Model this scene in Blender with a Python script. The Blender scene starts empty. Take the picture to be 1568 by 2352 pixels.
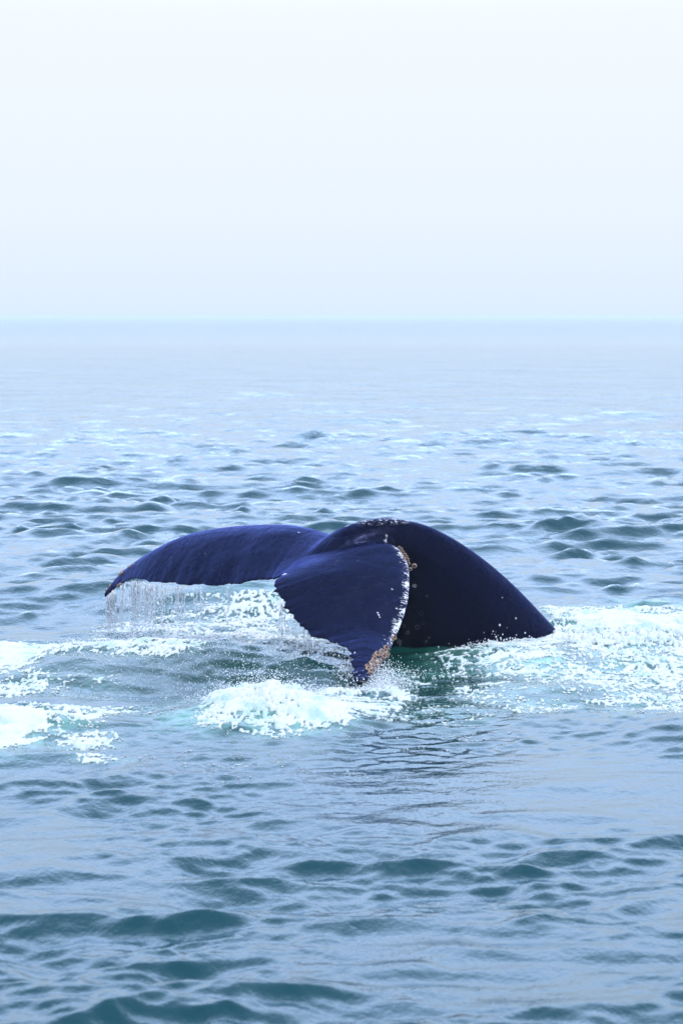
import bpy, bmesh, math, random
import numpy as np
from mathutils import Vector, Matrix
from mathutils.bvhtree import BVHTree
from mathutils.kdtree import KDTree

random.seed(7)
RNG = np.random.default_rng(11)
S = bpy.context.scene
COL = S.collection

# ------------------------------------------------------------------ camera
CAM_H = 2.8
FPX = 6960.0                       # focal length in pixels of a 1568 x 2352 frame
PITCH = math.atan((1176 - 725) / FPX)
cam = bpy.data.cameras.new('camera')
cam.sensor_fit = 'VERTICAL'
cam.sensor_height = 36.0
cam.sensor_width = 24.0
cam.lens = FPX / 2352 * 36.0
cam.clip_start = 0.1
cam.clip_end = 30000
cam.dof.use_dof = True
cam.dof.focus_distance = 24.6
cam.dof.aperture_fstop = 5.0
camo = bpy.data.objects.new('camera', cam)
COL.objects.link(camo)
camo.location = (0, 0, CAM_H)
camo.rotation_euler = (math.pi / 2 - PITCH, 0, 0)
S.camera = camo

# ------------------------------------------------------------------ world, sun, exposure
SUN_EL, SUN_AZ = math.radians(68), math.radians(115)       # azimuth from +Y (ahead) towards +X
SUN_DIR = Vector((math.sin(SUN_AZ) * math.cos(SUN_EL), math.cos(SUN_AZ) * math.cos(SUN_EL), math.sin(SUN_EL)))
W = bpy.data.worlds.new('World')
S.world = W
W.use_nodes = True
nt = W.node_tree
nt.nodes.clear()
def wn(t, **k):
    n = nt.nodes.new(t)
    for a, b in k.items(): setattr(n, a, b)
    return n
out = wn('ShaderNodeOutputWorld')
sky = wn('ShaderNodeTexSky', sky_type='NISHITA', sun_disc=False, sun_elevation=SUN_EL, sun_rotation=SUN_AZ,
         air_density=1.0, dust_density=0.6, ozone_density=1.5, altitude=0)
bg_sky = wn('ShaderNodeBackground'); bg_sky.inputs['Strength'].default_value = 0.09
nt.links.new(sky.outputs[0], bg_sky.inputs['Color'])
tc = wn('ShaderNodeTexCoord')
sep = wn('ShaderNodeSeparateXYZ'); nt.links.new(tc.outputs['Generated'], sep.inputs[0])
ramp = wn('ShaderNodeValToRGB')          # colour of the fog by elevation (sine of it)
cr = ramp.color_ramp
cr.elements[0].position = 0.0; cr.elements[0].color = (0.535, 0.631, 0.742, 1)
cr.elements[1].position = 1.0; cr.elements[1].color = (1.14, 1.51, 2.18, 1)
e = cr.elements.new(0.16); e.color = (0.96, 1.17, 1.62, 1)
e = cr.elements.new(0.35); e.color = (1.14, 1.51, 2.18, 1)
e = cr.elements.new(0.006); e.color = (0.556, 0.64, 0.741, 1)
e = cr.elements.new(0.018); e.color = (0.58, 0.652, 0.742, 1)
e = cr.elements.new(0.035); e.color = (0.615, 0.675, 0.755, 1)
e = cr.elements.new(0.10); e.color = (0.665, 0.71, 0.785, 1)
nt.links.new(sep.outputs['Z'], ramp.inputs[0])
dot = wn('ShaderNodeVectorMath', operation='DOT_PRODUCT')
dot.inputs[1].default_value = SUN_DIR
nt.links.new(tc.outputs['Generated'], dot.inputs[0])
glow = wn('ShaderNodeMapRange'); glow.interpolation_type = 'SMOOTHSTEP'
glow.inputs['From Min'].default_value = 0.12; glow.inputs['From Max'].default_value = 0.60; glow.inputs['To Max'].default_value = 0.3
nt.links.new(dot.outputs['Value'], glow.inputs['Value'])
gm = wn('ShaderNodeMix', data_type='RGBA')
gm.inputs['B'].default_value = (0.74, 0.74, 0.74, 1)
nt.links.new(glow.outputs[0], gm.inputs['Factor'])
nt.links.new(ramp.outputs[0], gm.inputs['A'])
bg_fog = wn('ShaderNodeBackground'); bg_fog.inputs['Strength'].default_value = 1.0
nt.links.new(gm.outputs['Result'], bg_fog.inputs['Color'])
thin = wn('ShaderNodeValToRGB')          # share of fog in the sky by elevation: the layer thins overhead
thin.color_ramp.interpolation = 'EASE'
thin.color_ramp.elements[0].position = 0.25; thin.color_ramp.elements[0].color = (1, 1, 1, 1)
thin.color_ramp.elements[1].position = 0.75; thin.color_ramp.elements[1].color = (0.45, 0.45, 0.45, 1)
nt.links.new(sep.outputs['Z'], thin.inputs[0])
wm = wn('ShaderNodeMixShader')
nt.links.new(thin.outputs[0], wm.inputs[0])
nt.links.new(bg_sky.outputs[0], wm.inputs[1])
nt.links.new(bg_fog.outputs[0], wm.inputs[2])
nt.links.new(wm.outputs[0], out.inputs['Surface'])

sl = bpy.data.lights.new('sun', 'SUN')
sl.energy = 1.9
sl.angle = math.radians(12)
sl.color = (1.0, 0.96, 0.9)
so = bpy.data.objects.new('sun', sl)
COL.objects.link(so)
so.rotation_euler = SUN_DIR.to_track_quat('Z', 'Y').to_euler()
so.location = (8, 12, 20)

vs = S.view_settings
vs.view_transform = 'Standard'
vs.look = 'None'
vs.exposure = 0.44
vs.gamma = 1.0
S.cycles.use_denoising = True
S.cycles.max_bounces = 6
S.cycles.diffuse_bounces = 3
S.cycles.glossy_bounces = 3
S.cycles.transmission_bounces = 4
S.cycles.transparent_max_bounces = 10
S.cycles.volume_bounces = 3
S.cycles.use_adaptive_sampling = False

# ------------------------------------------------------------------ helpers
def P(u, v, y):
    """point at depth y (metres ahead) on the sight line of frame position u, v (1568 x 2352)"""
    a, b = (u - 784) / FPX, -(v - 1176) / FPX
    dy = math.cos(PITCH) + b * math.sin(PITCH)
    dz = -math.sin(PITCH) + b * math.cos(PITCH)
    t = y / dy
    return np.array((a * t, y, CAM_H + dz * t))

def sea_at(u, v, z=0.0):
    a, b = (u - 784) / FPX, -(v - 1176) / FPX
    dy = math.cos(PITCH) + b * math.sin(PITCH)
    dz = -math.sin(PITCH) + b * math.cos(PITCH)
    t = (z - CAM_H) / dz
    return np.array((a * t, dy * t))

def smooth(a, b, x):
    t = np.clip((x - a) / (b - a), 0, 1)
    return t * t * (3 - 2 * t)

PERM = RNG.permutation(4096)
RND1 = RNG.random(4096); RND2 = RNG.random(4096)
def hsh(ix, iy):
    return PERM[(PERM[ix & 4095] + iy) & 4095]
ANG = RNG.random(4096) * 2 * np.pi
GX, GY = np.cos(ANG), np.sin(ANG)
def gnoise(x, y):
    ix = np.floor(x).astype(np.int64); iy = np.floor(y).astype(np.int64)
    fx, fy = x - ix, y - iy
    u = fx * fx * fx * (fx * (fx * 6 - 15) + 10); v = fy * fy * fy * (fy * (fy * 6 - 15) + 10)
    def g(dx, dy):
        h = hsh(ix + dx, iy + dy)
        return GX[h] * (fx - dx) + GY[h] * (fy - dy)
    a = g(0, 0) * (1 - u) + g(1, 0) * u
    b = g(0, 1) * (1 - u) + g(1, 1) * u
    return (a * (1 - v) + b * v) * 1.5
def fbm(x, y, n=4, gain=0.5):
    s = np.zeros_like(x); a = 1.0; t = 0
    for i in range(n):
        s += a * gnoise(x + 17.3 * i, y - 9.1 * i); t += a
        a *= gain; x = x * 2.03; y = y * 2.03
    return s / t * 1.4
def worley(x, y):
    ix = np.floor(x).astype(np.int64); iy = np.floor(y).astype(np.int64)
    f1 = np.full(x.shape, 9.0); f2 = np.full(x.shape, 9.0)
    for dx in (-1, 0, 1):
        for dy in (-1, 0, 1):
            h = hsh(ix + dx, iy + dy)
            d = np.hypot(ix + dx + RND1[h] - x, iy + dy + RND2[h] - y)
            f2 = np.where(d < f1, f1, np.minimum(f2, d)); f1 = np.minimum(f1, d)
    return f1, f2

def mesh_np(name, verts, quads=None, tris=None, smooth_shade=True):
    me = bpy.data.meshes.new(name)
    verts = np.asarray(verts, dtype=np.float32)
    nq = 0 if quads is None else len(quads); ntr = 0 if tris is None else len(tris)
    me.vertices.add(len(verts)); me.vertices.foreach_set('co', verts.ravel())
    li = []; st = []; pos = 0
    if nq:
        li.append(np.asarray(quads, dtype=np.int32).ravel()); st.append(np.arange(nq, dtype=np.int32) * 4); pos = nq * 4
    if ntr:
        li.append(np.asarray(tris, dtype=np.int32).ravel()); st.append(pos + np.arange(ntr, dtype=np.int32) * 3)
    li = np.concatenate(li); st = np.concatenate(st)
    me.loops.add(len(li)); me.loops.foreach_set('vertex_index', li)
    me.polygons.add(len(st)); me.polygons.foreach_set('loop_start', st)
    me.polygons.foreach_set('use_smooth', np.full(len(st), smooth_shade))
    me.update(calc_edges=True)
    me.validate()
    return me
def attr(me, name, data):
    a = me.attributes.new(name, 'FLOAT', 'POINT')
    a.data.foreach_set('value', np.asarray(data, dtype=np.float32).ravel())
def vattr(me, name, data):
    a = me.attributes.new(name, 'FLOAT_VECTOR', 'POINT')
    a.data.foreach_set('vector', np.asarray(data, dtype=np.float32).ravel())
def link(name, me, mat, parent=None):
    o = bpy.data.objects.new(name, me); COL.objects.link(o)
    if mat and not me.materials: me.materials.append(mat)
    if parent: o.parent = parent
    return o
def tag(o, label=None, cat=None, group=None, kind=None):
    if label: o['label'] = label
    if cat: o['category'] = cat
    if group: o['group'] = group
    if kind: o['kind'] = kind
    return o

class NT:
    def __init__(s, name):
        s.m = bpy.data.materials.new(name); s.m.use_nodes = True
        s.t = s.m.node_tree; s.t.nodes.clear()
        s.out = s.t.nodes.new('ShaderNodeOutputMaterial')
    def n(s, typ, ins=None, **k):
        nd = s.t.nodes.new(typ)
        for a, b in k.items(): setattr(nd, a, b)
        for a, b in (ins or {}).items():
            if isinstance(b, bpy.types.NodeSocket): s.t.links.new(b, nd.inputs[a])
            else: nd.inputs[a].default_value = b
        return nd
    def math(s, op, a, b=0.0, c=0.0):
        return s.n('ShaderNodeMath', {0: a, 1: b, 2: c}, operation=op).outputs[0]
    def mix(s, f, a, b):
        return s.n('ShaderNodeMix', {'Factor': f, 'A': a, 'B': b}, data_type='RGBA').outputs['Result']
    def mapr(s, v, a, b, c=0.0, d=1.0, typ='SMOOTHSTEP'):
        return s.n('ShaderNodeMapRange', {'Value': v, 'From Min': a, 'From Max': b, 'To Min': c, 'To Max': d}, interpolation_type=typ).outputs[0]
    def attr(s, name):
        return s.n('ShaderNodeAttribute', attribute_name=name)
    def noise(s, vec, scale, detail=3.0, rough=0.5):
        return s.n('ShaderNodeTexNoise', {'Vector': vec, 'Scale': scale, 'Detail': detail, 'Roughness': rough}).outputs['Fac']
    def scalev(s, vec, sc):
        return s.n('ShaderNodeMapping', {'Vector': vec, 'Scale': sc}).outputs[0]

# ------------------------------------------------------------------ haze: one closed box of even, thin air
hz = NT('haze_air')
pv = hz.n('ShaderNodeVolumePrincipled', {'Color': (0.90, 0.95, 1.0, 1), 'Density': 0.0005, 'Anisotropy': 0.45})
hz.t.links.new(pv.outputs[0], hz.out.inputs['Volume'])
R_ = 4300.0
hv = [(x, y, z) for x in (-R_, R_) for y in (-R_, R_) for z in (-2.6, CAM_H + 0.2)]
hq = [(0, 1, 3, 2), (4, 6, 7, 5), (0, 4, 5, 1), (2, 3, 7, 6), (0, 2, 6, 4), (1, 5, 7, 3)]
haze = link('haze', mesh_np('haze', hv, quads=hq, smooth_shade=False), hz.m)
tag(haze, 'pale sea fog lying over the water out to the horizon', 'fog', kind='stuff')

# ------------------------------------------------------------------ the sea: wave field
def make_waves():
    r = np.random.default_rng(5)
    L = []
    n = 110
    for i in range(n):
        t = (i + r.random()) / n
        lam = 0.13 * (4.6 / 0.13) ** t
        spread = 0.75 if lam < 0.8 else 0.42
        th = r.normal(0, spread) - 0.2                  # travel direction from the view axis
        slope = 0.0255 * (1.6 if lam < 0.6 else 1.3) * (1.0 if lam < 2.0 else (0.7 if lam < 3 else 0.5))
        k = 2 * np.pi / lam
        L.append((k * math.sin(th), k * math.cos(th), slope / k, r.random() * 2 * np.pi, lam))
    for lam, a, th in ((9.0, 0.03, 0.3), (13.0, 0.045, -0.5), (7.0, 0.02, -0.1)):
        k = 2 * np.pi / lam
        L.append((k * math.sin(th), k * math.cos(th), a, r.random() * 6.28, lam))
    return L
WAVES = make_waves()

def ell(x, y, cx, cy, rx, ry, rot=0.0):
    dx, dy = x - cx, y - cy
    c, s = math.cos(rot), math.sin(rot)
    a, b = (dx * c + dy * s) / rx, (-dx * s + dy * c) / ry
    return np.sqrt(a * a + b * b)
def bump(x, y, cx, cy, rx, ry, rot=0.0):
    return np.exp(-ell(x, y, cx, cy, rx, ry, rot) ** 2)

# smooth swells that the tail pushes up: x, y, rx, ry, height
SWELLS = [(1.55, 24.3, 0.75, 1.1, 0.10), (0.55, 24.2, 0.35, 0.7, -0.05), (1.6, 22.4, 0.7, 0.5, 0.05),
          (2.6, 26.2, 0.9, 1.1, 0.10), (-0.60, 21.15, 0.50, 0.75, 0.17), (-0.15, 20.8, 0.35, 0.5, 0.07),
          (-2.2, 20.5, 0.75, 0.8, 0.08), (-2.2, 23.3, 0.8, 0.8, 0.07), (-1.2, 24.4, 1.5, 0.8, 0.13),
          (-1.25, 22.6, 0.9, 0.7, -0.04), (0.14, 22.4, 0.26, 0.35, 0.03), (2.35, 20.0, 0.5, 0.8, 0.10),
          (-2.7, 30.6, 1.5, 0.9, 0.13), (-1.0, 29.4, 1.2, 0.9, 0.22), (-2.9, 24.9, 0.7, 0.5, 0.07), (0.13, 22.9, 0.22, 0.30, -0.06)]

CHOP = 0.6
def sea(x, y, res=None):
    """sideways shift and height of the surface: sharp crests, broad troughs"""
    calm = np.clip(0.82 * bump(x, y, 0.4, 19.3, 2.3, 3.4) + 0.4 * bump(x, y, -0.6, 23, 1.6, 1.6) + 0.3 * bump(x, y, 2.0, 23, 1.0, 2.0), 0, 0.80)
    gust = (1.0 + 0.4 * gnoise(x * 0.16 + 3.1, y * 0.09 - 7.7)) * (1 - calm)
    gs = (1.0 + 0.5 * gnoise(x * 0.5 - 13.1, y * 0.3 + 2.7)) * (1 - 0.6 * calm) * (1 + 0.9 * bump(x, y, -0.9, 22.6, 1.2, 1.0) + 0.6 * bump(x, y, 0.7, 22.6, 0.9, 1.0))
    grp = np.clip(0.62 + 1.25 * gnoise(x * 0.55 + 31.7, y * 0.42 + 5.1) + 0.5 * gnoise(x * 1.3 - 3.3, y * 0.9 + 8.8), 0.2 + 0.3 * smooth(27, 38, y), 1.15)   # wavelets come in groups with slicks between
    near_ = 1 - 0.08 * (1 - smooth(12.5, 16, y))
    gust = gust * (0.35 + 0.65 * grp) * near_; gs = gs * grp * near_
    roll = 1.0 + 0.55 * smooth(27, 38, y)
    h = np.zeros_like(x); dx = np.zeros_like(x); dy = np.zeros_like(x)
    for kx, ky, a, ph, lam in WAVES:
        A = a * (gs if lam < 0.35 else gust)
        A = A * (roll if lam < 1.1 else 0.52 * (0.55 + 0.45 * roll))
        if res is not None: A = A * np.clip(lam / (1.5 * res) - 1.0, 0, 1)
        p = kx * x + ky * y + ph; k = math.hypot(kx, ky)
        h += A * np.sin(p); c = A * np.cos(p) * (CHOP if lam < 0.6 else 0.75)
        dx += kx / k * c; dy += ky / k * c
    for cx, cy, rx, ry, a in SWELLS:
        h += a * bump(x, y, cx, cy, rx, ry)
    return dx, dy, h
def sea_h(x, y):
    return sea(x, y)[2]

# ------------------------------------------------------------------ foam: where it lies
def PX(u, v): return sea_at(u, v)
# patch name -> ellipses (u, v, half width px, half depth px, strength) given where they lie on the water
def patch(lst):
    o = []
    for u, v, hu, hv_, s in lst:
        c = PX(u, v); e1 = PX(u + hu, v); t = PX(u, v - hv_); b = PX(u, v + hv_)
        o.append((c[0], 0.5 * (t[1] + b[1]), abs(e1[0] - c[0]), 0.5 * abs(t[1] - b[1]), s))
    return o
PATCHES = {
 'right': patch([(1430, 1436, 150, 40, 1.6), (1640, 1450, 200, 60, 1.1), (1330, 1470, 110, 34, 1.0), (1480, 1520, 220, 64, 0.80),
                 (1430, 1580, 190, 50, 0.66), (1600, 1600, 200, 60, 0.70), (1560, 1400, 190, 30, 0.85), (1300, 1405, 70, 20, 0.85), (1540, 1640, 200, 30, 0.42)]),
 'bow': patch([(1200, 1492, 130, 18, 1.0), (1190, 1532, 130, 44, 0.74), (1290, 1555, 120, 50, 0.66), (1080, 1530, 120, 34, 0.46), (1160, 1600, 150, 28, 0.44),
               (1010, 1640, 170, 40, 0.30), (1240, 1625, 110, 18, 0.56), (980, 1560, 120, 26, 0.34)]),
 'wake': patch([(560, 1420, 150, 50, 0.80), (400, 1445, 190, 44, 0.72), (610, 1385, 80, 50, 0.9), (520, 1470, 190, 34, 0.85), (480, 1500, 260, 24, 0.6), (330, 1490, 190, 30, 0.85),
                (190, 1515, 180, 26, 0.78), (30, 1530, 90, 40, 1.05), (60, 1580, 80, 26, 0.75), (330, 1527, 160, 18, 0.85), (660, 1480, 90, 34, 0.62),
                (720, 1500, 110, 36, 0.46), (170, 1580, 130, 26, 0.42), (420, 1380, 180, 30, 0.45)]),
 'left': patch([(30, 1685, 110, 40, 1.45), (150, 1672, 110, 30, 0.86), (80, 1640, 150, 20, 0.70), (200, 1712, 90, 24, 0.62), (250, 1637, 100, 12, 0.50),
                (-60, 1700, 120, 50, 0.95), (230, 1745, 80, 9, 0.46), (380, 1650, 80, 10, 0.30), (330, 1600, 160, 10, 0.24)]),
 'mound': [(-0.58, 21.15, 0.40, 0.85, 1.3), (-0.26, 20.75, 0.38, 0.70, 1.15), (-0.80, 20.6, 0.24, 0.55, 0.85), (-0.45, 20.15, 0.46, 0.30, 0.66), (-0.2, 21.6, 0.28, 0.6, 0.8)],
 'tip': patch([(825, 1625, 95, 36, 1.0), (890, 1606, 60, 36, 0.95), (765, 1612, 55, 34, 0.75), (860, 1650, 110, 22, 0.4), (930, 1600, 60, 30, 0.32)]),
 'flecks': patch([(560, 1745, 240, 26, 0.2), (1000, 1700, 200, 26, 0.2), (700, 1800, 300, 40, 0.12)]),
}
def foam_field(x, y, key):
    F = np.zeros_like(x)
    for cx, cy, rx, ry, s in PATCHES[key]:
        d = ell(x, y, cx, cy, rx, ry)
        F = np.maximum(F, s * (1 - smooth(0.45, 1.35, d)))
    return F

# ------------------------------------------------------------------ water mesh (fan of rings that grow with distance)
wat = NT('sea_water')
geo = wat.n('ShaderNodeNewGeometry')
pos = geo.outputs['Position']
aer = wat.attr('aeration').outputs['Fac']
grn = wat.attr('green').outputs['Fac']
n1 = wat.noise(wat.scalev(pos, (1, 0.55, 1)), 9.0, 4.0, 0.6)
n2 = wat.noise(wat.scalev(pos, (1, 0.5, 1)), 34.0, 3.0, 0.55)
n0 = wat.noise(wat.scalev(pos, (1, 0.7, 1)), 1.6, 4.0, 0.6)
b0 = wat.n('ShaderNodeBump', {'Height': n0, 'Strength': wat.attr('far').outputs['Fac'], 'Distance': 0.10})
rip = wat.attr('ripple').outputs['Fac']
b1 = wat.n('ShaderNodeBump', {'Height': n1, 'Strength': rip, 'Distance': 0.011, 'Normal': b0.outputs[0]})
b2 = wat.n('ShaderNodeBump', {'Height': n2, 'Strength': rip, 'Distance': 0.0042, 'Normal': b1.outputs[0]})
nrm = b2.outputs[0]
deep = wat.mix(grn, (0.0015, 0.041, 0.060, 1), (0.001, 0.034, 0.027, 1))
mott = wat.noise(wat.scalev(pos, (1, 0.45, 1)), 5.0, 5.0, 0.65)
aerm = wat.math('MULTIPLY', aer, wat.mapr(mott, 0.34, 0.64, 0.15, 1.25))
body = wat.mix(aerm, deep, (0.15, 0.40, 0.33, 1))
dif = wat.n('ShaderNodeBsdfDiffuse', {'Color': body, 'Normal': nrm})
glo = wat.n('ShaderNodeBsdfGlossy', {'Color': (0.88, 0.95, 1.0, 1), 'Roughness': 0.05, 'Normal': nrm})
fre = wat.n('ShaderNodeFresnel', {'IOR': 1.333, 'Normal': nrm})
ms = wat.n('ShaderNodeMixShader', {0: fre.outputs[0], 1: dif.outputs[0], 2: glo.outputs[0]})
wat.t.links.new(ms.outputs[0], wat.out.inputs['Surface'])

def make_water():
    d = [math.radians(a) for a in np.arange(-8.0, 8.0001, 0.025)]
    side = []
    a = 8.0; st = 0.04
    while a < 180: 
        a += st; st = min(st * 1.09, 6.0); side.append(math.radians(min(a, 180)))
    ang = np.array([-s for s in side[::-1]] + d + side)
    rr = list(np.geomspace(0.3, 11.0, 60)[:-1])
    v = FPX * CAM_H / 11.0
    while v > 4.8:
        rr.append(FPX * CAM_H / v)
        v -= 1.9 if v > 500 else (1.25 if v > 60 else 0.8)
    rr = np.array(rr)
    A, Rr = np.meshgrid(ang, rr)
    x = Rr * np.sin(A); y = Rr * np.cos(A)
    dA = np.gradient(ang); dR = np.gradient(rr)
    res = np.maximum(np.abs(dR)[:, None] * np.cos(A) ** 2, np.abs(dA)[None, :] * Rr * 0.8)
    dx, dy, z = sea(x.ravel(), y.ravel(), np.maximum(res.ravel(), 0.01))
    z *= 1 - smooth(150, 900, np.hypot(x, y).ravel())
    V = np.stack([x.ravel() + dx, y.ravel() + dy, z], 1)
    na, nr = len(ang), len(rr)
    i = np.arange(nr - 1)[:, None] * na + np.arange(na - 1)[None, :]
    q = np.stack([i, i + 1, i + na + 1, i + na], -1).reshape(-1, 4)
    me = mesh_np('water', V, quads=q)
    X, Y = x.ravel(), y.ravel()
    ae = np.zeros_like(X); near = (Y > 17) & (Y < 30) & (np.abs(X) < 5)
    xn, yn = X[near], Y[near]
    f = np.zeros_like(xn)
    for k, g in (('right', 0.6), ('bow', 0.65), ('wake', 0.22), ('left', 0.55), ('mound', 0.65), ('tip', 0.4)):
        f = np.maximum(f, g * np.clip(foam_field(xn, yn, k), 0, 1))
    f = np.maximum(f, 0.85 * bump(xn, yn, 1.55, 23.75, 0.35, 0.8))
    f = np.maximum(f, 0.9 * bump(xn, yn, -2.15, 19.75, 0.35, 0.55))
    f = np.maximum(f, 0.5 * bump(xn, yn, -1.0, 20.9, 0.4, 0.9))
    ae[near] = np.clip(f, 0, 1)
    attr(me, 'aeration', ae)
    RR = np.hypot(X, Y)
    attr(me, 'far', smooth(25, 80, RR) * (1 - smooth(110, 380, RR)))
    attr(me, 'ripple', (1 - smooth(90, 330, RR)) * (1 - 0.5 * bump(X, Y, 0.55, 20.0, 1.1, 2.8)))
    attr(me, 'green', np.clip(1.3 * bump(X, Y, 0, 23.6, 3.4, 3.4) + 0.25, 0, 1))
    return tag(link('water', me, wat.m), 'choppy blue green sea running out into the fog', kind='structure')
make_water()

# ------------------------------------------------------------------ the whale
LAT = np.array((-0.5, 0.866, 0.0))          # across the tail, towards the far fluke
def cat(pts, n):
    pts = np.asarray(pts, float); m = len(pts)
    t = np.linspace(0, m - 1, n); i = np.clip(t.astype(int), 0, m - 2); f = (t - i)[:, None]
    p0 = pts[np.maximum(i - 1, 0)]; p1 = pts[i]; p2 = pts[i + 1]; p3 = pts[np.minimum(i + 2, m - 1)]
    return 0.5 * (2 * p1 + (p2 - p0) * f + (2 * p0 - 5 * p1 + 4 * p2 - p3) * f ** 2 + (3 * p1 - p0 - 3 * p2 + p3) * f ** 3)

def axis_point(u, v):
    y = 25.3
    for _ in range(8):
        y = 25.3 + 0.575 * ((u - 784) / FPX * y - 0.06)
    return P(u, v, y)

PED = [((1420, 1660), (1000, 1720), .52), ((1338, 1538), (935, 1590), .50), ((1274, 1453), (905, 1492), .46), ((1232, 1406), (893, 1440), .43),
       ((1184, 1355), (885, 1398), .39), ((1134, 1308), (878, 1368), .35), ((1084, 1268), (870, 1347), .31), ((1034, 1235), (862, 1330), .28),
       ((980, 1208), (852, 1316), .255), ((928, 1194), (840, 1304), .24), ((878, 1190), (825, 1297), .235), ((828, 1199), (806, 1292), .235),
       ((789, 1214), (782, 1288), .22), ((752, 1236), (754, 1291), .20), ((717, 1264), (724, 1301), .15), ((687, 1290), (694, 1315), .09),
       ((664, 1309), (668, 1322), .04)]
def build_peduncle():
    D = cat([axis_point(*d) for d, v, w in PED], 150)
    V = cat([axis_point(*v) for d, v, w in PED], 150)
    w = cat([[x[2], 0, 0] for x in PED], 150)[:, 0]
    m = 56
    th = np.linspace(0, 2 * np.pi, m, endpoint=False)
    c, s = np.cos(th), np.sin(th)
    verts = []
    for i in range(len(D)):
        ctr = D[i] * 0.52 + V[i] * 0.48
        up = D[i] - ctr; dn = V[i] - ctr
        prof = np.sign(s) * np.abs(s) ** 0.95 * (0.86 + 0.14 * (1 - np.abs(c)))     # a soft keel above and below
        pts = ctr + np.where(c[:, None] > 0, c[:, None] * up, -c[:, None] * dn) + (prof * w[i])[:, None] * LAT
        verts.append(pts)
    verts = np.array(verts); n = len(D)
    i = np.arange(n - 1)[:, None] * m + np.arange(m)[None, :]
    j = np.arange(n - 1)[:, None] * m + (np.arange(m)[None, :] + 1) % m
    q = np.stack([i, j, j + m, i + m], -1).reshape(-1, 4)
    vv = np.concatenate([verts.reshape(-1, 3), [verts[0].mean(0)], [verts[-1].mean(0)]])
    a, b = n * m, n * m + 1
    k = np.arange(m); k2 = (k + 1) % m
    t = np.concatenate([np.stack([k2, k, np.full(m, a)], 1), np.stack([(n - 1) * m + k, (n - 1) * m + k2, np.full(m, b)], 1)])
    return vv, q, t

NEAR_L = [(838, 1244, 25.42), (903, 1254, 25.15), (931, 1283, 24.98), (940, 1315, 24.80), (940, 1350, 24.60), (935, 1390, 24.38), (923, 1430, 24.16),
          (906, 1470, 23.93), (890, 1505, 23.66), (870, 1535, 23.38), (850, 1557, 23.14), (832, 1569, 22.98)]
NEAR_T = [(655, 1315, 24.74), (640, 1327, 24.62), (627, 1345, 24.48), (641, 1366, 24.36), (657, 1398, 24.20), (684, 1431, 24.02), (716, 1460, 23.86),
          (764, 1476, 23.70), (797, 1492, 23.50), (806, 1521, 23.28), (809, 1550, 23.08), (817, 1568, 22.96)]
FAR_L = [(838, 1244, 25.42), (772, 1234, 25.62), (720, 1219, 25.80), (660, 1209, 25.95), (600, 1208, 26.08), (540, 1211, 26.18), (480, 1219, 26.26),
         (425, 1233, 26.32), (375, 1257, 26.36), (325, 1288, 26.38), (285, 1320, 26.38), (247, 1366, 26.38)]
FAR_T = [(655, 1315, 24.74), (645, 1323, 24.82), (620, 1332, 24.92), (575, 1336, 25.05), (520, 1344, 25.20), (460, 1344, 25.38), (400, 1342, 25.58),
         (352, 1338, 25.78), (318, 1330, 25.98), (290, 1335, 26.14), (264, 1351, 26.26), (239, 1372, 26.36)]
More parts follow.
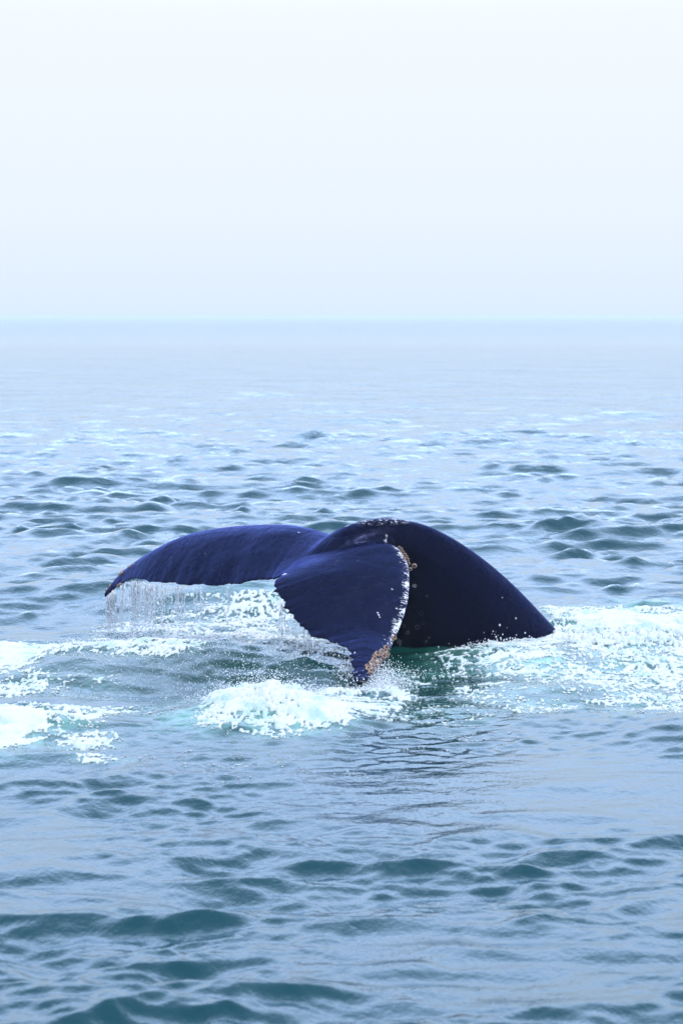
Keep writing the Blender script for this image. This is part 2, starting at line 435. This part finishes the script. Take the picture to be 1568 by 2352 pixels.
def build_fluke(Lp, Tp, seed, teeth):
    n, m = 260, 46
    L = cat([P(*p) for p in Lp], n); T = cat([P(*p) for p in Tp], n)
    k = np.linspace(0, 1, n)
    r = np.random.default_rng(seed)
    jag = np.zeros(n)
    for f, a in teeth:
        jag += a * gnoise(k * f + seed * 3.7, np.full(n, seed * 1.3))
    jag *= smooth(0.06, 0.16, k) * (1 - smooth(0.93, 1.0, k))
    ch = L - T; chl = np.linalg.norm(ch, axis=1, keepdims=True); chd = ch / np.maximum(chl, 1e-4)
    T = T + chd * jag[:, None]
    ch = L - T; chl = np.linalg.norm(ch, axis=1)
    mid = 0.5 * (L + T); span = np.gradient(mid, axis=0)
    nr = np.cross(span, chd); nr /= np.linalg.norm(nr, axis=1, keepdims=True)
    nr *= np.sign(nr[:, 2:3])
    for _ in range(30): nr[1:-1] = (nr[:-2] + nr[1:-1] * 2 + nr[2:]) / 4
    nr /= np.linalg.norm(nr, axis=1, keepdims=True)
    tm = 0.10 * (1 - k) ** 1.1 * (0.25 + 0.75 * (1 - k)) + 0.055
    tm = tm * (0.72 + 0.28 * smooth(0.0, 0.25, k))
    tm = np.minimum(tm, chl * 0.6 + 0.02)
    c = (1 - np.cos(np.linspace(0, np.pi, m))) / 2
    prof = np.where(c < 0.3, np.sqrt(np.clip(1 - ((0.3 - c) / 0.3) ** 2, 0, 1)), 1 - 0.86 * ((c - 0.3) / 0.7) ** 1.25)
    prof[-1] = 0.12
    up = []; lo = []
    for i in range(n):
        base = L[i] + (T[i] - L[i]) * c[:, None]
        camb = 0.045 * chl[i] * 4 * c * (1 - c) * smooth(0.0, 0.35, k[i])
        up.append(base + nr[i] * (camb + 0.55 * tm[i] * prof)[:, None])
        lo.append(base + nr[i] * (camb - 0.45 * tm[i] * prof)[:, None])
    up = np.array(up); lo = np.array(lo)
    ring = np.concatenate([up, lo[:, ::-1]], 1); M = 2 * m
    i = np.arange(n - 1)[:, None] * M + np.arange(M)[None, :]
    j = np.arange(n - 1)[:, None] * M + (np.arange(M)[None, :] + 1) % M
    q = np.stack([i, i + M, j + M, j], -1).reshape(-1, 4)
    vv = np.concatenate([ring.reshape(-1, 3), [ring[0].mean(0)], [ring[-1].mean(0)]])
    a, b = n * M, n * M + 1; kk = np.arange(M); k2 = (kk + 1) % M
    t = np.concatenate([np.stack([kk, k2, np.full(M, a)], 1), np.stack([(n - 1) * M + k2, (n - 1) * M + kk, np.full(M, b)], 1)])
    pk = np.repeat(k, M); pc = np.tile(np.concatenate([c, c[::-1]]), n); pl = np.repeat(chl, M)
    return vv, q, t, (ring.reshape(-1, 3), pk, pc, pl), L, T

pv_, pq, pt = build_peduncle()
nv, nq_, nt_, nprm, N_L, N_T = build_fluke(NEAR_L, NEAR_T, 3, ((26, .030), (60, .022), (14, 0.02)))
fv, fq, ft, fprm, F_L, F_T = build_fluke(FAR_L, FAR_T, 8, ((18, .020), (46, .016)))

def fix_normals_join(parts):
    bm = bmesh.new()
    for v, q, t in parts:
        b2 = bmesh.new()
        vs_ = [b2.verts.new(p) for p in v]
        for f in q:
            try: b2.faces.new([vs_[i] for i in f])
            except ValueError: pass
        for f in t:
            try: b2.faces.new([vs_[i] for i in f])
            except ValueError: pass
        bmesh.ops.recalc_face_normals(b2, faces=b2.faces)
        tmp = bpy.data.meshes.new('tmp'); b2.to_mesh(tmp); b2.free()
        bm.from_mesh(tmp); bpy.data.meshes.remove(tmp)
    me = bpy.data.meshes.new('body_raw'); bm.to_mesh(me); bm.free()
    return me
raw = fix_normals_join([(pv_, pq, pt), (nv, nq_, nt_), (fv, fq, ft)])
ro = bpy.data.objects.new('body_raw', raw); COL.objects.link(ro)
md = ro.modifiers.new('remesh', 'REMESH'); md.mode = 'VOXEL'; md.voxel_size = 0.0095; md.adaptivity = 0
dg = bpy.context.evaluated_depsgraph_get()
body_me = bpy.data.meshes.new_from_object(ro.evaluated_get(dg), depsgraph=dg)
bpy.data.objects.remove(ro); bpy.data.meshes.remove(raw)
body_me.name = 'body'

nvb = len(body_me.vertices)
co = np.empty(nvb * 3, np.float32); body_me.vertices.foreach_get('co', co); co = co.reshape(-1, 3).astype(float)
ed = np.empty(len(body_me.edges) * 2, np.int32); body_me.edges.foreach_get('vertices', ed); ed = ed.reshape(-1, 2)
deg = np.bincount(ed.ravel(), minlength=nvb).astype(float)[:, None]
def lap(c):
    s = np.zeros_like(c)
    for ax in range(3):
        s[:, ax] = np.bincount(ed[:, 0], c[ed[:, 1], ax], nvb) + np.bincount(ed[:, 1], c[ed[:, 0], ax], nvb)
    return s / np.maximum(deg, 1)
def seg_dist(p, a, b):
    ab = b - a; t = np.clip(((p - a) @ ab) / (ab @ ab), 0, 1)
    return np.linalg.norm(p - (a + t[:, None] * ab), axis=1)
joint = np.minimum(seg_dist(co, N_L[int(260 / 11)], N_T[4]), seg_dist(co, F_L[int(260 / 11)], F_T[4]))
wj = np.exp(-(joint / 0.07) ** 2)[:, None]
wj *= smooth(0.03, 0.14, np.linalg.norm(co - N_T[0], axis=1))[:, None]
for _ in range(4): co += 0.5 * (lap(co) - co)
for _ in range(24): co += 0.6 * wj * (lap(co) - co)
body_me.vertices.foreach_set('co', co.astype(np.float32).ravel())
body_me.polygons.foreach_set('use_smooth', np.ones(len(body_me.polygons), bool))
body_me.update()

kd_pts = np.concatenate([nprm[0], fprm[0]])
kk = np.concatenate([nprm[1], fprm[1]]); kc = np.concatenate([nprm[2], fprm[2]]); kl = np.concatenate([nprm[3], fprm[3]])
ks = np.concatenate([np.ones(len(nprm[1])), np.zeros(len(fprm[1]))])
kd = KDTree(len(kd_pts))
for i, p in enumerate(kd_pts): kd.insert(p, i)
kd.balance()
idx = np.empty(nvb, np.int64); dst = np.empty(nvb)
for i, p in enumerate(co):
    _, j, d_ = kd.find(p); idx[i] = j; dst[i] = d_
onf = 1 - smooth(0.02, 0.12, dst)                       # 1 on the flukes, 0 on the tail stock
attr(body_me, 'fluke', onf)
attr(body_me, 'lead', kc[idx] * kl[idx])                # metres back from the leading edge
attr(body_me, 'trail', (1 - kc[idx]) * kl[idx])
attr(body_me, 'along', kk[idx])
attr(body_me, 'nearside', ks[idx])
fl = np.stack([kk[idx] * 2.1 + 5 * ks[idx], kc[idx] * kl[idx], np.zeros(nvb)], 1)
vattr(body_me, 'grain', np.where(onf[:, None] > 0.5, fl, co))

bvh = BVHTree.FromPolygons([tuple(c) for c in co], [tuple(p.vertices) for p in body_me.polygons])
CAMP = Vector((0, 0, CAM_H))
def on_body(u, v):
    tgt = Vector(P(u, v, 25.0)); d = (tgt - CAMP).normalized()
    h = bvh.ray_cast(CAMP, d)
    if h[0] is not None: return h[0], h[1]
    best = None
    for y in np.arange(23.0, 27.0, 0.08):
        p = Vector(P(u, v, y)); q_ = bvh.find_nearest(p)
        if best is None or q_[3] < best[2]: best = (q_[0], q_[1], q_[3])
    return best[0], best[1]
def from_crop(x, y, x0=1050, y0=2000, z=2.24):
    return ((x0 + x / z) * 1568 / 2731, (y0 + y / z) * 1568 / 2731)

# skin
sk = NT('whale_skin')
geo = sk.n('ShaderNodeNewGeometry'); pos = geo.outputs['Position']
flu = sk.attr('fluke').outputs['Fac']; lead = sk.attr('lead').outputs['Fac']; trail = sk.attr('trail').outputs['Fac']
along = sk.attr('along').outputs['Fac']; ns_ = sk.attr('nearside').outputs['Fac']
gr = sk.attr('grain').outputs['Vector']
wr = sk.noise(sk.scalev(gr, (34, 7, 30)), 1.0, 5.0, 0.62)
wr2 = sk.noise(sk.scalev(gr, (110, 40, 100)), 1.0, 3.0, 0.6)
lump = sk.noise(pos, 3.0, 3.0, 0.5)
bA = sk.n('ShaderNodeBump', {'Height': wr, 'Strength': 0.6, 'Distance': 0.010})
bB = sk.n('ShaderNodeBump', {'Height': wr2, 'Strength': 0.5, 'Distance': 0.003, 'Normal': bA.outputs[0]})
bC = sk.n('ShaderNodeBump', {'Height': lump, 'Strength': 0.5, 'Distance': 0.05, 'Normal': bB.outputs[0]})
base = sk.mix(sk.noise(sk.scalev(gr, (8, 3, 8)), 1.0, 4.0, 0.6), (0.0003, 0.0006, 0.004, 1), (0.0005, 0.0012, 0.010, 1))
# white scarring along the near leading edge
st1 = sk.math('ADD', sk.math('MULTIPLY', sk.noise(sk.scalev(gr, (85, 16, 1)), 1.0, 5.0, 0.75), 0.72), sk.math('MULTIPLY', sk.noise(sk.scalev(gr, (30, 40, 1)), 1.0, 4.0, 0.6), 0.28))
edge = sk.math('MULTIPLY', sk.mapr(lead, 0.0, 0.14, 1.0, 0.0), ns_)
edge = sk.math('MULTIPLY', edge, sk.math('MULTIPLY', sk.mapr(along, 0.05, 0.12), sk.mapr(along, 0.62, 0.80, 1.0, 0.35)))
edge = sk.math('MULTIPLY', edge, flu)
edge = sk.math('MULTIPLY', edge, sk.mapr(sk.noise(sk.scalev(gr, (7, 0, 0)), 1.0, 3.0, 0.6), 0.34, 0.62, 0.45, 1.25))
thr = sk.math('SUBTRACT', sk.math('ADD', sk.math('MULTIPLY', edge, 0.185), st1), 0.0)
m1 = sk.math('MULTIPLY', sk.mapr(thr, 0.645, 0.70), sk.mapr(edge, 0.02, 0.2))
# sparse nicks and scratches everywhere
sc = sk.noise(sk.scalev(gr, (75, 14, 40)), 1.0, 2.0, 0.5)
m2 = sk.math('MULTIPLY', sk.mapr(sc, 0.765, 0.80), 0.35)
sc2 = sk.noise(sk.scalev(pos, (90, 90, 14)), 1.0, 2.0, 0.5)
m3 = sk.math('MULTIPLY', sk.mapr(sc2, 0.77, 0.81), 0.15)
# edge wear along both trailing edges and the far leading edge
m4 = sk.math('MULTIPLY', sk.mapr(lead, 0.0, 0.05, 1.0, 0.0), sk.mapr(sk.noise(sk.scalev(gr, (40, 20, 1)), 1.0, 3.0, 0.6), 0.58, 0.66))
m4 = sk.math('MULTIPLY', sk.math('MULTIPLY', m4, flu), 0.7)
m2 = sk.math('MULTIPLY', m2, flu)
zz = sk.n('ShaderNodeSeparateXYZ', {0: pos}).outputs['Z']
ridge_glint = sk.math('MULTIPLY', sk.mapr(zz, 1.045, 1.085), sk.mapr(sk.noise(sk.scalev(pos, (30, 30, 60)), 1.0, 4.0, 0.7), 0.52, 0.60))  # white sun glints painted into the colour of the ridge top
ridge_glint = sk.math('MULTIPLY', ridge_glint, 0.7)
m1 = sk.math('MAXIMUM', m1, ridge_glint)
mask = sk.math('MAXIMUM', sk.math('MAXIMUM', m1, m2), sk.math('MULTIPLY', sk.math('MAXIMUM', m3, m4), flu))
# ring scars where barnacles fell off, bigger white scuffs, and sun glints painted as discs along the ridge top, each at its own place on the skin
def ring(u, v, r, w, amt=0.6, disc=False):
    global mask
    p, n_ = on_body(u, v)
    d = sk.n('ShaderNodeVectorMath', {0: pos, 1: p}, operation='DISTANCE').outputs['Value']
    d = sk.math('ADD', d, sk.mapr(sk.noise(pos, 40.0, 2.0), 0.2, 0.8, -r * 0.35, r * 0.35, 'LINEAR'))
    if disc: f = sk.mapr(d, r * 0.8, r, 1.0, 0.0)
    else: f = sk.mapr(sk.math('ABSOLUTE', sk.math('SUBTRACT', d, r)), w * 0.4, w, 1.0, 0.0)
    mask = sk.math('MAXIMUM', mask, sk.math('MULTIPLY', f, amt))
for x, y, r, w, a in ((1385, 1140, .022, .006, .35), (1300, 1188, .016, .008, .45), (1420, 1015, .022, .005, .15), (1435, 1105, .016, .005, .15),
                      (1265, 1130, .016, .006, .25), (1470, 860, .010, .005, .3), (1490, 1235, .008, .005, .4), (1465, 1268, .010, .006, .4)):
    ring(*from_crop(x, y), r * 0.75, w, a * 0.2)
for x, y, r, a in ((1030, 1010, .009, .6), (1040, 1030, .010, .7), (1048, 1050, .008, .7), (195, 665, .022, .8), (1225, 1275, .03, .12), (1160, 800, .010, .5), (325, 290, .012, .6), (755, 232, .03, .6),
                   (900, 180, .035, .6), (1040, 152, .03, .6), (1180, 168, .035, .5), (1290, 185, .03, .5), (1110, 318, .012, .35), (1360, 770, .02, .2)):
    ring(*from_crop(x, y), r, 0, a, True)
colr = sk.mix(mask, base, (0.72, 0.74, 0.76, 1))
rough = sk.mapr(sk.noise(sk.scalev(gr, (10, 5, 8)), 1.0, 4.0, 0.6), 0.3, 0.7, 0.17, 0.36)
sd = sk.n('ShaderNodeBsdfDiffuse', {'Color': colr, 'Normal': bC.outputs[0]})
sg = sk.n('ShaderNodeBsdfGlossy', {'Color': (0.23, 0.29, 0.72, 1), 'Roughness': rough, 'Normal': bC.outputs[0]})
sf = sk.n('ShaderNodeFresnel', {'IOR': 1.33, 'Normal': bC.outputs[0]})
bs = sk.n('ShaderNodeMixShader', {0: sk.math('MULTIPLY', sf.outputs[0], sk.mapr(flu, 0.0, 1.0, 0.42, 1.0)), 1: sd.outputs[0], 2: sg.outputs[0]})
sk.t.links.new(bs.outputs[0], sk.out.inputs['Surface'])

whale = bpy.data.objects.new('humpback_whale', None); COL.objects.link(whale)
wl = Vector(axis_point(1090, 1480)); wl.z = 0
whale.location = wl
tag(whale, 'dark navy humpback whale diving with its tail stock and flukes arched above the water', 'whale')
bo = link('body', body_me, sk.m, whale)
bo.matrix_parent_inverse = Matrix.Translation(-wl)

# barnacles
bn = NT('barnacle_shell')
hole = bn.attr('hole').outputs['Fac']
tcn = bn.n('ShaderNodeTexCoord'); info = bn.n('ShaderNodeObjectInfo')
bnz = bn.noise(tcn.outputs['Object'], 90.0, 3.0)
shell = bn.mix(bnz, (0.20, 0.09, 0.055, 1), (0.54, 0.43, 0.33, 1))
shell = bn.mix(bn.math('MULTIPLY', info.outputs['Random'], 0.45), shell, (0.22, 0.09, 0.04, 1))
bcol = bn.mix(hole, shell, (0.03, 0.008, 0.006, 1))
bbs = bn.n('ShaderNodeBsdfPrincipled', {'Base Color': bcol, 'Roughness': 0.5})
bn.t.links.new(bbs.outputs[0], bn.out.inputs['Surface'])
def barnacle_mesh():
    m = 12; rows = [(1.0, -0.15, 0), (1.04, 0.25, 0), (0.98, 0.62, 0), (0.78, 0.95, 0), (0.62, 1.0, .2), (0.50, 0.70, 1), (0.0, 0.55, 1)]
    v = []; h = []
    for r, z, hh in rows[:-1]:
        for i in range(m):
            rr = r * (1 + (0.10 if i % 2 else -0.08) * (1 if r > .4 else 0))
            a = 2 * math.pi * i / m
            v.append((rr * math.cos(a), rr * math.sin(a), z + (0.05 if i % 4 == 0 else 0))); h.append(hh)
    v.append((0, 0, rows[-1][1])); h.append(1)
    q = [(r * m + i, r * m + (i + 1) % m, (r + 1) * m + (i + 1) % m, (r + 1) * m + i) for r in range(len(rows) - 2) for i in range(m)]
    b = (len(rows) - 2) * m
    t = [(b + i, b + (i + 1) % m, len(v) - 1) for i in range(m)]
    me = mesh_np('barnacle', v, quads=q, tris=t); attr(me, 'hole', h)
    me.materials.append(bn.m)
    return me
bme = barnacle_mesh()
first = [True]
def barnacle(u, v, dia):
    p, n_ = on_body(u, v)
    r = dia / 2
    o = bpy.data.objects.new('barnacle', bme); COL.objects.link(o)
    o.parent = whale
    o.matrix_parent_inverse = Matrix.Translation(-wl)
    toc = (CAMP - p).normalized()
    ax = (n_ + 0.35 * toc + Vector((random.uniform(-.25, .25), random.uniform(-.25, .25), random.uniform(-.25, .25)))).normalized()
    o.rotation_mode = 'QUATERNION'
    o.rotation_quaternion = ax.to_track_quat('Z', 'Y') 
    o.location = p - n_ * r * 0.1
    o.scale = (r, r * random.uniform(.88, 1.08), r * random.uniform(.75, 1.05))
for x, y, d in ((1175, 1238, 44), (1102, 1330, 50), (1068, 1362, 48), (1112, 1382, 46), (1025, 1385, 54), (1080, 1408, 48), (1000, 1432, 52), (1032, 1470, 48),
                (978, 1468, 50), (985, 1505, 46), (945, 1515, 46), (965, 1535, 40), (935, 1490, 34), (1050, 1440, 34), (1000, 1400, 30), (1128, 1420, 30), (960, 1555, 30)):
    barnacle(*from_crop(x, y), 1.15 * d / 2.24 * 0.574 / 285)
for x, y, d in ((1222, 425, 28), (1240, 450, 30), (1256, 468, 30), (1275, 488, 28), (1262, 512, 26), (1284, 528, 32), (1300, 552, 28), (1311, 572, 28),
                (1358, 590, 46), (1322, 620, 36), (1244, 436, 24), (1290, 508, 24), (1232, 465, 22), (1270, 540, 20), (1305, 530, 20), (1250, 490, 22)):
    barnacle(*from_crop(x, y), d / 2.24 * 0.574 / 275)
for x, y, d in ((255, 490, 26), (240, 510, 24), (228, 520, 22), (290, 468, 18), (325, 450, 14), (157, 600, 22), (130, 630, 18), (265, 588, 20), (245, 605, 22),
                (222, 622, 20), (198, 638, 20), (180, 650, 16), (1095, 170, 12)):
    barnacle(*from_crop(x, y, 350, 2000, 1.742), d / 1.742 * 0.574 / 265)

# ------------------------------------------------------------------ foam sheets
fo = NT('foam')
thin_a = fo.attr('thick').outputs['Fac']
pos = fo.n('ShaderNodeNewGeometry').outputs['Position']
fn = fo.noise(pos, 60.0, 3.0, 0.6)
fn2 = fo.noise(pos, 14.0, 4.0, 0.6)
fb = fo.n('ShaderNodeBump', {'Height': fn, 'Strength': 0.7, 'Distance': 0.012})
fb2 = fo.n('ShaderNodeBump', {'Height': fn2, 'Strength': 0.4, 'Distance': 0.03, 'Normal': fb.outputs[0]})
fgr = fo.mapr(fo.noise(fo.scalev(pos, (1, .6, 1)), 4.5, 4.0, 0.6), 0.50, 0.66)
fw = fo.mix(fo.math('MULTIPLY', fgr, 0.75), (0.57, 0.59, 0.61, 1), (0.27, 0.46, 0.40, 1))
fc = fo.mix(fo.math('MULTIPLY', thin_a, fo.mapr(fn2, 0.3, 0.6, 0.75, 1.1)), (0.44, 0.54, 0.54, 1), fw)
fd = fo.n('ShaderNodeBsdfPrincipled', {'Base Color': fc, 'Roughness': 0.4, 'Normal': fb2.outputs[0], 'Subsurface Weight': 0.6, 'Subsurface Radius': (0.10, 0.12, 0.12), 'Subsurface Scale': 0.6})
ftr = fo.n('ShaderNodeBsdfTransparent')
fal = fo.mapr(fo.math('ADD', thin_a, fo.mapr(fn, 0.3, 0.7, -0.10, 0.10, 'LINEAR')), 0.0, 0.34, 0.12, 1.0)
fmx = fo.n('ShaderNodeMixShader', {0: fal, 1: ftr.outputs[0], 2: fd.outputs[0]})
fo.t.links.new(fmx.outputs[0], fo.out.inputs['Surface'])

OCT = np.array([(1, 0, 0), (0, 1, 0), (-1, 0, 0), (0, -1, 0), (0, 0, 1), (0, 0, -1)], float)
OCF = np.array([(0, 1, 4), (1, 2, 4), (2, 3, 4), (3, 0, 4), (1, 0, 5), (2, 1, 5), (3, 2, 5), (0, 3, 5)])
def make_foam():
    xs = np.arange(-3.6, 3.9, 0.012); ys = np.arange(18.2, 29.0, 0.026)
    X, Y = np.meshgrid(xs, ys); x = X.ravel(); y = Y.ravel()
    nx, ny = len(xs), len(ys)
    DX, DY, H = sea(x, y, np.full_like(x, 0.03))
    wx = x + 0.16 * fbm(x * 1.6, y * 0.9 + 40, 3); wy = y + 0.30 * fbm(x * 1.6 + 90, y * 0.9, 3)
    f1, f2 = worley(wx * 10.0, wy * 4.4)
    g1, g2 = worley(wx * 30.0 + 5, wy * 13.0)
    web = np.clip((f2 - f1) * 1.5, 0, 1) * 0.62 + np.clip((g2 - g1) * 1.4, 0, 1) * 0.38      # 0 on the threads of the web
    streak = 0.5 + 0.5 * fbm(wx * 2.6 + wy * 0.5, wy * 3.6, 6, 0.62)
    fine = 0.5 + 0.5 * fbm(x * 34, y * 14, 2, 0.6)
    pat = 0.30 * web + 0.36 * (1 - streak) + 0.34 * fine
    rk = np.empty(len(pat)); rk[np.argsort(pat)] = np.linspace(0, 1, len(pat)); pat = 0.85 * rk + 0.15 * pat
    bill = np.abs(fbm(wx * 5, wy * 4, 4, 0.55))
    bill2 = np.abs(fbm(wx * 15 + 7, wy * 10, 3, 0.5))
    names = list(PATCHES)
    fields = np.array([foam_field(x, y, k) for k in names])
    warp = 0.30 * fbm(x * 1.4 + 11, y * 0.8 - 3, 4)
    who = fields.argmax(0); F = fields.max(0)
    F = np.minimum(F, 1.5) * (1 + warp * 1.5)
    isM = (who == names.index('mound'))
    marg = F * 0.84 - pat + 0.16 * isM * smooth(0.6, 1.1, F)
    body = smooth(0.0, 0.5, marg)
    z = H + np.where(marg > 0, 0.003 + 0.007 * np.minimum(marg, 0.6) + body * (1 - 0.6 * isM) * (0.022 * bill + 0.007 * bill2), marg * 0.10)
    # the two standing splashes are rougher and higher
    im, it, ir = names.index('mound'), names.index('tip'), names.index('right')
    rough = 0.75 * bump(x, y, -0.55, 21.0, 0.45, 0.8) * (who == im) + 0.45 * bump(x, y, 0.14, 22.6, 0.3, 0.45) * (who == it) + 0.6 * bump(x, y, 2.5, 26.0, 1.0, 1.2) * (who == ir)
    z += body * rough * (0.11 * np.abs(fbm(wx * 3.5, wy * 1.6 + 5, 4, 0.6)) + 0.018 * bill2 + 0.016 * np.abs(fbm(x * 40, y * 18, 2)))
    V = np.stack([x + DX, y + DY, z], 1)
    i = (np.arange(ny - 1)[:, None] * nx + np.arange(nx - 1)[None, :])
    q = np.stack([i, i + 1, i + nx + 1, i + nx], -1).reshape(-1, 4)
    keep = (marg[q] > 0).any(1)
    q = q[keep]
    own = who[q[:, 0]]
    LAB = {
     'right': ('foam_patch', 'broad bright white foam to the right of the tail stock'),
     'bow': ('foam_patch', 'foam streaks over the pale green swell in front of the tail stock'),
     'wake': ('foam_patch', 'lacy band of foam under the dripping far fluke reaching the left edge'),
     'left': ('foam_patch', 'white foam over pale green water at the lower left edge'),
     'mound': ('foam_mound', 'heaped mound of white water left of the near fluke tip'),
     'tip': ('splash', 'white splash right below the barnacled near fluke tip'),
     'flecks': ('foam_flecks', 'scattered small foam flecks on the calm water before the whale'),
    }
    rs = np.random.default_rng(77)
    for n_, k in enumerate(names):
        qq = q[own == n_]
        if not len(qq): continue
        u_, inv = np.unique(qq.ravel(), return_inverse=True)
        # loose froth: single bubbles and flecks thinning out past the edge of the sheet
        pr = np.where((who == n_) & (marg > -0.45) & (marg < 0.10) & (F > 0.05), np.exp(-np.abs(marg) / 0.13), 0)
        pr = pr * (0.35 + 0.65 * smooth(-0.2, 0.4, fbm(x * 3, y * 1.5 + 3, 3)))
        ns = min(9000, int(pr.sum() * 0.10))
        pick = rs.choice(len(pr), ns, p=pr / pr.sum())
        ctr_ = V[pick] + rs.normal(0, 0.008, (ns, 3)) * (1, 1.5, 0); ctr_[:, 2] = H[pick] + 0.003
        rad_ = rs.uniform(0.003, 0.010, ns) * rs.uniform(0.5, 1.0, ns)
        SV = ctr_[:, None] + OCT[None] * (rad_[:, None] * (1.3, 1.3, 0.6))[:, None, :]
        nb = len(u_)
        SF = OCF[None] + nb + (np.arange(ns) * 6)[:, None, None]
        me = mesh_np(LAB[k][0], np.concatenate([V[u_], SV.reshape(-1, 3)]), quads=inv.reshape(-1, 4), tris=SF.reshape(-1, 3))
        attr(me, 'thick', np.concatenate([np.clip(smooth(0.0, 0.45, marg[u_]), 0, 1), np.full(ns * 6, 0.9)]))
        tag(link(LAB[k][0], me, fo.m), LAB[k][1], 'splash' if k == 'tip' else 'foam', kind='stuff')
make_foam()

# ------------------------------------------------------------------ falling water and spray
dr = NT('water_drops')
dra = dr.n('ShaderNodeBsdfPrincipled', {'Base Color': (0.94, 0.97, 1.0, 1), 'Roughness': 0.12, 'IOR': 1.33})
drt = dr.n('ShaderNodeBsdfTranslucent', {'Color': (0.98, 0.99, 1.0, 1)})
drb = dr.n('ShaderNodeMixShader', {0: 0.6, 1: dra.outputs[0], 2: drt.outputs[0]})
dr.t.links.new(drb.outputs[0], dr.out.inputs['Surface'])
def drops(name, pts, rad, stretch, label, cat_):
    pts = np.asarray(pts); n = len(pts); rad = np.asarray(rad); stretch = np.asarray(stretch)
    sc_ = np.stack([rad, rad, rad * stretch], 1)
    V = pts[:, None, :] + OCT[None] * sc_[:, None, :]
    F = OCF[None] + (np.arange(n) * 6)[:, None, None]
    me = mesh_np(name, V.reshape(-1, 3), tris=F.reshape(-1, 3))
    return tag(link(name, me, dr.m), label, cat_, kind='stuff')

def curtain(edge, k0, k1, nrope, nmist, label, seed, dens=None):
    r = np.random.default_rng(seed)
    n = len(edge); pts = []; rad = []; stc = []
    for s in range(nrope):
        kc_ = k0 + (k1 - k0) * r.random()
        if dens and r.random() > dens(kc_): continue
        power = r.random() ** 2.2
        for q_ in range(1 + int(power * 9)):
            k = min(max(kc_ + r.normal(0, 0.006 + 0.006 * power), k0), k1)
            p = edge[int(k * (n - 1))]
            top = p[2]
            bot = max(0.0, top * (1 - r.uniform(0.12, 0.75) - 0.6 * power))
            ph = r.random() * 6; amp = r.uniform(0.002, 0.010); rr = r.uniform(0.0018, 0.0038 + 0.0022 * power)
            ox, oy = r.normal(0, .006), r.normal(0, .02)
            z = top - 0.008
            while z > bot:
                f = (top - z) / max(top, .05)
                if r.random() < 1 - 0.45 * f:
                    rd = rr * r.uniform(0.5, 1.25); sx = r.uniform(4, 9) * (1 - f) ** 1.2 + .9
                    pts.append((p[0] + ox * (1 + f) + amp * math.sin(z * 30 + ph) + r.normal(0, 0.001 + 0.010 * f * f), p[1] + oy + r.normal(0, 0.004 + .02 * f), max(z - rd * sx, 0.0)))
                    rad.append(rd); stc.append(sx)
                z -= rr * (r.uniform(2.0, 4.0) * (1 - f) + r.uniform(1.5, 5) * f + 0.6)
    for s in range(nmist):
        k = k0 + (k1 - k0) * r.random()
        p = edge[int(k * (n - 1))]
        f = r.random() ** 0.5
        pts.append((p[0] + r.normal(0, .03 + .07 * f), p[1] + r.normal(0, .05 + .15 * f), p[2] * (1 - f) + 0.02 * r.random()))
        rad.append(.0018 + .0055 * r.random() ** 2.5); stc.append(r.uniform(.8, 1.8))
    return drops('falling_water', pts, rad, stc, label, 'water')
curtain(F_T, 0.33, 0.985, 60, 1600, 'curtain of water streams dripping from the far fluke trailing edge', 4, lambda k: 0.55 if k > 0.9 else (1.0 if k > 0.6 else 0.5))
curtain(N_T, 0.20, 0.90, 11, 2000, 'fine spray dripping from the jagged near fluke trailing edge', 5, lambda k: 0.6)

def spray(ctrs, label, seed):
    r = np.random.default_rng(seed); pts = []; rad = []; stc = []
    for cx, cy, sx, sy, hgt, n, rm in ctrs:
        x = r.normal(cx, sx, n); y = r.normal(cy, sy, n)
        z = sea_h(x, y) + np.abs(r.normal(0, hgt, n)) * np.exp(-((x - cx) / (2 * sx)) ** 2)
        pts += list(zip(x, y, z)); rad += list(r.uniform(.0014, rm, n) * r.uniform(.6, 1.0, n)); stc += list(r.uniform(.8, 1.6, n))
    return drops('spray', pts, rad, stc, label, 'spray')
spray([(0.30, 23.15, .07, .12, .08, 700, .006), (0.0, 22.5, .20, .22, .02, 900, .005), (0.30, 22.85, .11, .16, .05, 1600, .006), (0.42, 23.3, .13, .2, .05, 350, .006)], 'droplets flying from the splash at the near fluke tip', 21)
spray([(-0.6, 21.5, .3, .35, .09, 1500, .006), (-0.3, 21.2, .28, .3, .06, 900, .006)], 'droplets thrown up over the mound of white water', 22)
spray([(1.35, 25.2, .12, .08, .10, 34, .011), (1.2, 25.1, .15, .1, .025, 120, .007), (1.5, 25.1, .12, .1, .025, 120, .007)], 'drops jumping where the tail stock meets the water', 23)
spray([(-1.6, 24.6, .5, .5, .03, 2500, .005), (-0.9, 23.6, .5, .6, .02, 1800, .005)], 'fine droplets over the foam under the far fluke', 24)
